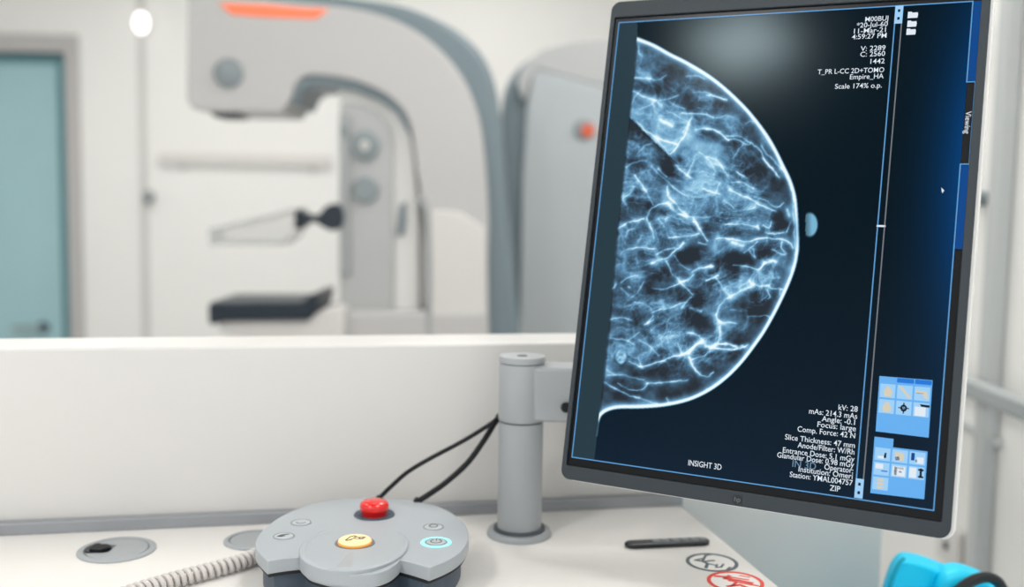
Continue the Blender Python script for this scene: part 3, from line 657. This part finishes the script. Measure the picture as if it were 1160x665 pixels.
def text_mesh(w, body, size, mtx, align='RIGHT', width=None):
    cu = bpy.data.curves.new('writing', 'FONT'); cu.body = body; cu.size = size; cu.align_x = align; cu.align_y = 'CENTER'; cu.resolution_u = 3
    cu.offset = size * .004
    o = bpy.data.objects.new('writing', cu); C.objects.link(o); bpy.context.view_layer.update()
    dg = bpy.context.evaluated_depsgraph_get(); me = bpy.data.meshes.new_from_object(o.evaluated_get(dg))
    xs = [v.co.x for v in me.vertices]; sx = 1.0
    if width and xs: sx = width / (max(xs) - min(xs))
    vs = [w.bm.verts.new(mtx @ Vector((v.co.x * sx, v.co.y, 0))) for v in me.vertices]
    for p in me.polygons:
        try: w.bm.faces.new([vs[i] for i in p.vertices])
        except ValueError: pass
    bpy.data.objects.remove(o); bpy.data.curves.remove(cu); bpy.data.meshes.remove(me)
def block(lines, name, m, size):
    w = MB()
    for body, xr_, y, wd in lines:
        x1s, y1s = scr(xr_, y); x0s = x1s - (scr(xr_, y)[0] - scr(xr_ - wd, y - wd * .0)[0])
        text_mesh(w, body, size, SM @ Matrix.Translation((x1s, y1s, .0006)), 'RIGHT', x1s - x0s)
    return w.build(name, m, screen, smooth=False)
block([('M00BUJ', 1007, 21, 26), ('*20-Jul-60', 1006, 27.5, 35), ('11-Mar-21', 1005.5, 34, 36), ('4:59:27 PM', 1005, 40.5, 39),
       ('V: 2289', 1003.5, 54.5, 28), ('C: 2560', 1003, 61, 28), ('1442', 1002.5, 69.5, 16), ('T_PR L-CC 2D+TOMO', 1002, 79.5, 75), ('Empire_HA', 1001, 86.5, 38), ('Scale 174% o.p.', 999.5, 97, 53)], 'patient_text', G_white, .0064)
block([('kV: 28', 972, 464, 22), ('mAs: 214.3 mAs', 971.5, 472, 55), ('Angle: -0.1', 970.5, 479, 38), ('Focus: large', 970, 486, 44), ('Comp. Force: 42 N', 969.5, 494, 66),
       ('Slice Thickness: 47 mm', 969, 505, 80), ('Anode/Filter: W/Rh', 968.5, 512.5, 65), ('Entrance Dose: 5.1 mGy', 968, 520.5, 82), ('Glandular Dose: 0.98 mGy', 967.5, 527, 88),
       ('Operator:', 967, 533.5, 33), ('Institution: Omeri', 966.5, 540, 62), ('Station: YMAL004757', 966, 547.5, 72), ('ZIP', 952, 554.5, 12)], 'dose_text', G_white, .0066)
block([('IN 3D', 925, 529, 27)], 'overlay_text', glow('screen_text_grey', (110, 140, 165)), .0085)
w = MB(); x_, y_ = scr(798.5, 527); text_mesh(w, 'INSIGHT 3D', .0072, SM @ Matrix.Translation((x_, y_, .0006)), 'CENTER', scr(817, 527)[0] - scr(779, 527)[0]); w.build('system_text', G_white, screen, smooth=False)
w = MB(); x_, y_ = scr(1096, 139); text_mesh(w, 'Viewing', .0062, SM @ Matrix.Translation((x_, y_, .0006)) @ Matrix.Rotation(math.radians(-90), 4, 'Z'), 'CENTER', .019); w.build('tab_text', G_white, screen, smooth=False)
w = MB(); text_mesh(w, 'hp', .006, SM @ Matrix.Translation((lx, ly + .0002, .0028)), 'CENTER'); w.build('logo_letters', M_logo2, lg, smooth=False)

# tool panels with icons
def lerp4(qd_, a, b):
    p = [Vector(scr(*c)) for c in qd_]          # TL TR BR BL
    top = p[0].lerp(p[1], a); bot = p[3].lerp(p[2], a); return top.lerp(bot, b)
def rect_in(w, Q, a0, b0, a1, b1, z): w.prism([sp(*lerp4(Q, a, b), z) for a, b in ((a0, b0), (a1, b0), (a1, b1), (a0, b1))], en * .0001)
def tool_panel(Q, cells, rows, ytop, icons, tab):
    w = MB()
    if tab: rect_in(w, Q, 0, 0, .36, .16, .0004); rect_in(w, Q, 0, .15, 1, 1, .0004)
    else: rect_in(w, Q, 0, 0, 1, 1, .0004)
    p = w.build('tool_panel', G_panel, screen, smooth=False)
    if not tab:
        w = MB(); rect_in(w, Q, .34, .01, .66, .09, .0006); rect_in(w, Q, .68, .01, .99, .09, .0006); w.build('panel_tab', G_tab, p, smooth=False)
    for k, (ci, ri) in enumerate(cells):
        a0 = .03 + ci * .325; a1 = a0 + .29; h = (rows[1] - rows[0]); b0 = rows[0] + ri * h + .012; b1 = b0 + h - .035
        w = MB(); rect_in(w, Q, a0, b0, a1, b1, .0006); w.build('tool_button', G_btn, p, smooth=False)
        A = lambda x: a0 + (a1 - a0) * x
        Bq = lambda y: b0 + (b1 - b0) * y
        for (m_, shapes) in icons[k]:
            w = MB()
            for s_ in shapes: w.prism([sp(*lerp4(Q, A(x), Bq(y)), .0008) for x, y in s_], en * .0001)
            w.build('tool_icon', m_, p, smooth=False)
R = lambda x0, y0, x1, y1: [(x0, y0), (x1, y0), (x1, y1), (x0, y1)]
hand = [(G_beige, [[(.3, .9), (.25, .5), (.45, .2), (.6, .15), (.8, .55), (.75, .9)]])]
Q1 = [(996.4, 426), (1056.5, 430.8), (1052, 495.8), (992, 488.6)]
Q2 = [(990.8, 494.6), (1051.5, 502), (1047, 565.6), (986, 558.4)]
tool_panel(Q1, [(0, 0), (1, 0), (2, 0), (0, 1), (1, 1), (2, 1)], (.12, .40), .12,
    [hand, [(G_beige, [[(.1, .15), (.25, .05), (.9, .8), (.8, .95)]])], [(G_beige, [R(.1, .3, .8, .5), [(.5, .5), (.8, .45), (.9, .85), (.7, .8)]]), (G_dark, [R(.1, .45, .6, .5)])], hand,
     [(G_dark, [[(.5 + .22 * math.cos(a * .3927), .5 + .26 * math.sin(a * .3927)) for a in range(16)], R(.46, .1, .54, .9), R(.15, .46, .85, .54)]), (G_btn, [[(.5 + .1 * math.cos(a * .785), .5 + .12 * math.sin(a * .785)) for a in range(8)]])],
     [(G_white, [R(.1, .3, .8, .95)]), (G_dark, [[(.4, .1), (1.05, .12), (1.02, .3), (.5, .28)]])]], False)
tool_panel(Q2, [(0, 0), (1, 0), (2, 0), (0, 1), (1, 1), (2, 1), (0, 2)], (.17, .43), .17,
    [[(G_dark, [[(.6, .6), (.65, .35), (.75, .35), (.75, .75), (.6, .8)]]), (G_white, [R(.2, .65, .6, .85)])], [(G_beige, [R(.2, .2, .75, .85)]), (G_navy, [[(.2, .6), (.45, .5), (.5, .8), (.25, .85)]])],
     [(G_navy, [R(.1, .1, .32, .7)]), (G_white, [R(.45, .4, .9, .9)]), (G_dark, [R(.4, .6, .5, .8)])], [(G_white, [R(.1, .1, .6, .5)]), (G_tab, [R(.5, .6, .9, .7)])],
     [(G_white, [R(.1, .15, .9, .9)]), (G_dark, [R(.2, .2, .38, .85), R(.38, .2, .8, .38), R(.5, .5, .68, .62)])], [(G_white, [R(.05, .1, .5, .9)]), (G_dark, [R(.7, .1, .85, .85), R(.6, .15, .95, .3), R(.62, .7, .95, .85)])],
     [(G_beige, [R(.3, .1, .7, .3), R(.3, .4, .7, .6), R(.3, .7, .7, .9)])]], True)

# arm joining post and monitor
vesa = sp(cx, cy, -.0436)
za0 = on_y(640, 474, pb.y).z; za1 = zt - .0012
tgt = vesa - en * .05; d2 = Vector((tgt.x - pb.x, tgt.y - pb.y, 0))
e1 = Vector((1, -.03, 0)).normalized()
ln_ = .20
nn = Vector((-e1.y, e1.x, 0))
p0 = Vector((pb.x, pb.y, 0)) + e1 * rp * .5; p1 = Vector((pb.x, pb.y, 0)) + e1 * ln_
hw = rp * .93
arm_t = bpy.data.objects['monitor_stand']
MB().prism([Vector((p.x, p.y, za0)) for p in (p0 - nn * hw, p1 - nn * hw, p1 + nn * hw, p0 + nn * hw)], (0, 0, za1 - za0)).build('arm', M_post, arm_t, bevel=.004, seg=3)
MB().cyl((p1.x, p1.y, za0), (p1.x, p1.y, za1 + .004), hw * 1.2).build('elbow', M_post, arm_t, bevel=.002)
zv = vesa.z
MB().tube(spline([Vector((p1.x, p1.y, za1)), Vector((p1.x, p1.y, za1 + .05)), Vector((p1.x * .6 + tgt.x * .4, p1.y * .6 + tgt.y * .4, zv - .02)), tgt], 8), .016, 16).build('upper_arm', M_post, arm_t)
MB().cyl(tgt - en * .01, vesa + en * -.008, .018).build('tilt_joint', M_postdark, arm_t)
MB().prism([sp(cx + x, cy + y, -.0437) for x, y in rrect(-.055, -.055, .055, .055, .006)], -en * .006).build('mount_plate', M_postdark, arm_t)
kq = on_y(641, 461, pb.y - hw - .002)
MB().lathe([(0, 0), (.0045, 0), (.0055, .003), (.004, .007), (0, .008)], Matrix.Translation(kq) @ Matrix.Rotation(math.radians(90), 4, 'X')).build('tension_screw', M_cable, arm_t)

# ------------------------------------------------------------------ cables from the post
def cable(px, r, label, Y0, Y1, endz):
    pts = []
    for i, (x, y) in enumerate(px):
        k = i / (len(px) - 1); pts.append(on_y(x, y, Y0 + (Y1 - Y0) * k))
    pts = [Vector((pb.x - rp * .2, pb.y + rp * 1.05, pts[0].z + .012)), Vector((pb.x - rp * .95, pb.y + rp * .75, pts[0].z + .004))] + pts
    e = pts[-1].copy(); dl = (pts[-1] - pts[-2]).normalized(); e += dl * .004; pts.append(e); e2 = e + Vector((dl.x, dl.y, 0)) * .004; e2.z = DESK + r + .0005; pts.append(e2)
    o = MB().tube(spline(pts, 8), r, 12).build('black_cable', M_cable)
    return tag(o, label, 'cable', 'black cables at the post')
cable([(560, 477), (546, 486.5), (522, 501), (488, 519), (462, 534.6), (442.6, 551.5), (431, 563)], .0024, 'thinner black cable curving from the post down behind the red button', pb.y, 1.06, DESK)
cable([(560, 480), (548.5, 498.5), (529, 525), (505, 546.6), (486, 560), (475, 567)], .0031, 'thicker black cable dropping from the post beside the thinner one', pb.y + .01, 1.05, DESK)

# ------------------------------------------------------------------ control box
ZT = DESK + .040; TH = .0125
out = [(302.5, 635.5), (322, 632.5), (341, 630.5)]
disc = [(341, 630.5), (349, 641), (362, 646), (380, 650), (402, 651.5), (425, 649.5), (440, 644.5), (449, 638.5), (453.5, 633.5)]
right = [(453.5, 633.5), (470, 638), (486.5, 643)]
rest = [(486.5, 643), (505, 635.5), (520, 626.5), (528.5, 616), (531, 605), (525, 591.5), (510, 580), (490, 572), (456, 566), (421, 564), (388, 565), (353, 571), (321, 583.5), (299, 599), (290, 612), (291, 623), (302.5, 635.5)]
def smooth2(pts, n=5): return [(p.x, p.y) for p in spline([(x, y, 0) for x, y in pts], n)]
outline = out[:-1] + smooth2(disc)[:-1] + right[:-1] + smooth2(rest)[:-1]
P = [on_z(x, y, ZT) for x, y in outline]
cen = on_z(408, 606, ZT)
t = box_t = thing('control_box', (cen.x, cen.y, DESK), 'grey rounded control box with a red push button and a coiled cord', 'control box')
P = [Vector((p.x, p.y, ZT - TH)) for p in P]
MB().prism(P, (0, 0, TH)).build('top_shell', M_plastic, t, bevel=.0022, seg=3)
def inset(P, k): return [Vector((cen.x + (p.x - cen.x) * k, cen.y + (p.y - cen.y) * k, p.z)) for p in P]
G_ = [Vector((p.x, p.y, ZT - TH - .0028)) for p in inset(P, .985)]
MB().prism(G_, (0, 0, .0030)).build('seam_gap', M_gap, t)
B_ = [Vector((p.x, p.y, DESK + .002)) for p in inset(P, .93)]
MB().prism(B_, (0, 0, ZT - TH - .0015 - DESK - .002)).build('base', M_base, t, bevel=.003, seg=2)
for k in (0, 1, 2, 3):
    a = math.radians(45 + 90 * k); q = cen + Vector((math.cos(a) * .055, math.sin(a) * .05, 0))
    MB().cyl((q.x, q.y, DESK), (q.x, q.y, DESK + .0025), .006).build('rubber_foot', M_cable, t)
# raised disc
dc_ = on_z(402, 619.5, ZT); rx_ = (on_z(462.5, 619, ZT) - on_z(341.5, 619, ZT)).length / 2
ry_ = abs(on_z(402, 651.5, ZT).y - dc_.y)
rdisc = min(rx_, ry_ * 1.02)
print('disc', rx_, ry_)
MD = Matrix.Translation((dc_.x, dc_.y, ZT)) @ Matrix.Rotation(math.radians(-2.0), 4, 'X') @ Matrix.Translation((0, 0, -ZT)) @ Matrix.Diagonal((rx_, ry_, 1, 1))
MB().lathe([(0, ZT - TH + .001), (1.006, ZT - TH + .001), (1.006, ZT + .0006), (.998, ZT + .0012), (.985, ZT + .0016), (.91, ZT + .0017), (.895, ZT + .0011), (0, ZT + .0011)], MD, 96).build('centre_disc', M_plastic, t, angle=30)
# yellow button
q = on_z(402, 616.5, ZT); ry2 = (on_z(421, 616, ZT) - on_z(383, 616, ZT)).length / 2
my = Matrix.Translation((q.x, q.y, 0))
zb = ZT + .0008
ring_ = MB().lathe([(ry2 * 1.2, zb), (ry2 * 1.18, zb + .0008), (ry2 * 1.04, zb + .0008), (ry2 * 1.0, zb)], my, 64).build('button_ring', M_ink_soft, t)
yb_ = MB().lathe([(ry2, zb), (ry2 * .99, zb + .003), (ry2 * .9, zb + .0042), (0, zb + .005)], my, 64).build('yellow_button', M_yellow, t)
yb_['label'] = 'round yellow button with a dark symbol'
MB().lathe([(ry2 * 1.0, zb + .0002), (ry2 * 1.03, zb + .0015), (ry2 * .99, zb + .0026)], my, 64).build('amber_edge', M_orange_edge, yb_)
def glyph(name, m_, par, c, z, polys, r, wd=.0007):
    w = MB()
    for pl in polys:
        pts = [Vector((c.x + x * r, c.y + y * r, z)) for x, y in pl]
        for kz, (a, b) in enumerate(zip(pts, pts[1:])):
            off = Vector((0, 0, 4e-6 * (kz % 7) + 2e-5 * len(w.bm.faces) / 300)); a = a + off; b = b + off
            dd = (b - a)
            if dd.length < 1e-7: continue
            nn_ = Vector((-dd.y, dd.x, 0)).normalized() * wd / 2; ee = dd.normalized() * wd * .4
            w.prism([a + nn_ - ee, a - nn_ - ee, b - nn_ + ee, b + nn_ + ee], (0, 0, .0003))
    return w.build(name, m_, par, smooth=False)
def arc(cx_, cy_, r, a0, a1, n=20): return [(cx_ + r * math.cos(math.radians(a0 + (a1 - a0) * k / n)), cy_ + r * math.sin(math.radians(a0 + (a1 - a0) * k / n))) for k in range(n + 1)]
glyph('button_symbol', M_ink, yb_, q, zb + .0047, [[(-.5, -.35), (-.3, .3), (-.1, .45), (.05, .3), (-.1, -.1), (-.3, -.35)], [(-.45, -.4), (-.2, -.3), (.0, .1)], arc(.12, .05, .16, 0, 330), arc(.42, .1, .16, 20, 300), [(.3, -.1), (.6, .2)]], ry2, .0009)
# red mushroom
q = on_z(424, 583, ZT); rr_ = (on_z(441, 580, ZT + .01) - on_z(407.5, 580, ZT + .01)).length / 2
mr = Matrix.Translation((q.x, q.y, 0))
MB().lathe([(rr_ * 1.42, ZT), (rr_ * 1.38, ZT + .0012), (rr_ * 1.2, ZT + .0012), (rr_ * 1.08, ZT + .0003), (0, ZT + .0003)], mr, 64).build('button_collar', M_base, t)
rb_ = MB().lathe([(rr_ * .86, ZT), (rr_ * .9, ZT + .004), (rr_ * 1.0, ZT + .005), (rr_ * 1.0, ZT + .0102), (rr_ * .94, ZT + .0126), (rr_ * .78, ZT + .0143), (rr_ * .4, ZT + .0152), (0, ZT + .0154)], mr, 64).build('emergency_button', M_red, t, angle=60)
rb_['label'] = 'glossy red mushroom push button'
# four small buttons
def small(px, py, glyphs, ringm=None):
    q = on_z(px, py, ZT); r = .0092; m_ = Matrix.Translation((q.x, q.y, 0))
    if ringm: 
        rg = MB().lathe([(r * 1.58, ZT), (r * 1.53, ZT + .0006), (r * 1.26, ZT + .0006), (r * 1.2, ZT)], m_, 48).build('button_light', ringm, t); rg['label'] = 'glowing cyan ring around a button'
    b_ = MB().lathe([(r * 1.12, ZT), (r * 1.1, ZT + .0006), (r * 1.0, ZT + .0006), (r * .98, ZT + .0002), (r * .95, ZT + .0008), (r * .8, ZT + .0012), (0, ZT + .0010)], m_, 48).build('push_button', M_plastic2, t, angle=30)
    MB().lathe([(r * 1.0, ZT + .0005), (r * 1.0, ZT + .0008), (r * 1.07, ZT + .0008), (r * 1.07, ZT + .0005)], m_, 48).build('button_edge', M_ink_soft, b_, smooth=False)
    glyph('button_symbol', M_ink, b_, q, ZT + .0011, glyphs, r, .0008)
pw = [arc(0, 0, .55, 125, 415), [(0, .25), (0, .7)]]
small(321.5, 608, [[(-.6, -.3), (-.35, .1), (.2, .35), (.45, .4)], [(-.2, .3), (-.1, -.3), (-.6, -.35)], [(-.5, -.2), (-.2, -.1)], arc(.25, .1, .3, 60, 250)])
small(341, 592.5, [arc(0, 0, .5, 200, 340)])
small(491, 597.5, [arc(0, .15, .45, 20, 340), ])
small(494, 614.5, pw, M_cyan)
# coiled cord
a_px = [(296, 627), (270, 637), (240, 645.5), (205, 654.5), (170, 664.5), (135, 676), (95, 690)]
ax = spline([on_z(x, y, DESK + .0085) for x, y in a_px], 60)
Ls = [0]
for a, b in zip(ax, ax[1:]): Ls.append(Ls[-1] + (b - a).length)
N = int(Ls[-1] / .0068) * 18; pts = []
for i in range(N + 1):
    l = Ls[-1] * i / N; j = min(len(ax) - 2, int(np.searchsorted(Ls, l, 'right') - 1)); k = (l - Ls[j]) / (Ls[j + 1] - Ls[j] + 1e-9)
    c = ax[j].lerp(ax[j + 1], k); tg = (ax[j + 1] - ax[j]).normalized(); sd = Vector((-tg.y, tg.x, 0)).normalized(); an_ = 2 * math.pi * l / .0068
    pts.append(c + (sd * math.cos(an_) + Vector((0, 0, 1)) * math.sin(an_)) * .0056)
s0 = on_z(303, 622, DESK + .0085)
MB().tube([s0 + Vector((.012, 0, .012)), s0] + pts, .0025, 8).build('coiled_cord', M_coil, t)

# ------------------------------------------------------------------ black rounded stick, stickers
a = on_z(712, 619.5, DESK); b = on_z(799, 615.5, DESK); d_ = (b - a); ln2 = d_.length; d_.normalize(); n_ = Vector((-d_.y, d_.x, 0)); mid = (a + b) / 2
RM = Matrix(((d_.x, n_.x, 0, mid.x), (d_.y, n_.y, 0, mid.y), (0, 0, 1, DESK), (0, 0, 0, 1)))
t = thing('remote_control', (mid.x, mid.y, DESK), 'slim black rounded stick with small oval bumps lying on the desk under the monitor', 'remote')
hl, hr = ln2 / 2 + .004, .0085
MB().prism([RM @ Vector((x, y, .0)) for x, y in rrect(-hl, -hr, hl, hr, hr * .98)], (0, 0, .0048)).build('body', M_black, t, bevel=.002, seg=3)
for x in (-.26, -.05, .2, .42, .64, .84):
    MB().lathe([(0, 0), (1, 0), (.8, 1), (0, 1.1)], RM @ Matrix.Translation((x * hl, 0, .0046)) @ Matrix.Diagonal((.0052, .0045, .0012, 1)), 20).build('button', M_black2, t)
def sticker(px, py, wpx, m_, label, marks):
    q = on_z(px, py, DESK); r = (on_z(px + wpx / 2, py, DESK) - on_z(px - wpx / 2, py, DESK)).length / 2
    t = thing('round_sticker', (q.x, q.y, DESK), label, 'sticker', 'round stickers on the desk')
    MB().lathe([(0, 0), (r, 0), (r, .0004), (0, .0004)], Matrix.Translation((q.x, q.y, DESK)), 64).build('film', M_stk_white, t)
    MB().lathe([(r * .86, DESK + .0003), (r * .86, DESK + .0007), (r, DESK + .0007), (r, DESK + .0003)], Matrix.Translation((q.x, q.y, 0)), 64).build('print', m_, t, smooth=False)
    for pl, wd in marks: glyph('symbol', m_, t, Vector((q.x, q.y, 0)), DESK + .0003, [pl], r, r * wd * 1.25)
sticker(806.5, 637.5, 58, M_stk_grey, 'round slate-grey ring sticker with a twig-like sketch, nearer the black stick', [([(-.6, .2), (-.35, .1), (-.2, -.15), (-.35, -.6)], .1), ([(-.35, .1), (-.1, .75), (.1, .85)], .08), ([(-.35, .05), (.1, .2)], .09), ([(-.2, -.15), (.05, -.3)], .07), ([(.15, -.25), (.05, -.55), (.25, -.5), (.4, -.2)], .07), ([(.45, -.7), (.6, -.5)], .07), ([(-.6, .2), (-.3, .4)], .07)])
sticker(833, 659.5, 63, M_stk_red, 'round red ring sticker with a twig-like sketch, beside the slate-grey one', [([(-.6, .5), (-.2, .45), (-.1, .55)], .12), ([(-.3, .3), (.2, .1), (.55, -.1)], .13), ([(-.2, .1), (.4, -.2), (.7, -.35)], .09), ([(-.35, .3), (0, .4), (.5, .2)], .07), ([(-.35, -.45), (.1, -.3), (.3, -.55)], .12), ([(0, -.1), (-.2, -.4)], .09), ([(.3, .6), (.6, .45)], .06)])

# ------------------------------------------------------------------ light
def area(name, loc, sx, sy, power, rot=(0, 0, 0), col=(1, 1, 1)):
    l = bpy.data.lights.new(name, 'AREA'); l.shape = 'RECTANGLE'; l.size = sx; l.size_y = sy; l.energy = power; l.color = col
    o = bpy.data.objects.new(name, l); C.objects.link(o); o.location = loc; o.rotation_euler = rot; return o
area('ceiling_and_fill_lamp', (-1.30, -.62, ZC - .02), .30, .23, 34, col=(1, .985, .96))
area('ceiling_and_fill_lamp', (.66, .1, ZC - .02), .3, .5, 13, col=(1, .985, .96))  # unseen fill lamp, added to brighten the chair and right wall
area('ceiling_and_fill_lamp', (.5, 2.2, ZC - .02), .4, .6, 20, col=(1, .985, .96))  # fill lamp added out of view to lift the right wall past the monitor
area('ceiling_and_fill_lamp', (-1.5, 1.4, ZC - .02), .6, .8, 11, col=(1, .985, .96))
area('ceiling_and_fill_lamp', (-1.7, 3.7, ZC - .02), .6, 1.4, 33, col=(1, .985, .96))
area('ceiling_and_fill_lamp', (-.2, 4.4, ZC - .02), .6, 1.0, 14, col=(1, .985, .96))
wd_ = bpy.data.worlds.new('daylight'); SC.world = wd_; wd_.use_nodes = True
wd_.node_tree.nodes['Background'].inputs[0].default_value = (.93, .97, 1.0, 1); wd_.node_tree.nodes['Background'].inputs[1].default_value = 1.4
SC.view_settings.view_transform = 'Standard'; SC.view_settings.look = 'None'; SC.view_settings.gamma = 1; SC.view_settings.use_curve_mapping = False
SC.view_settings.exposure = EXPO
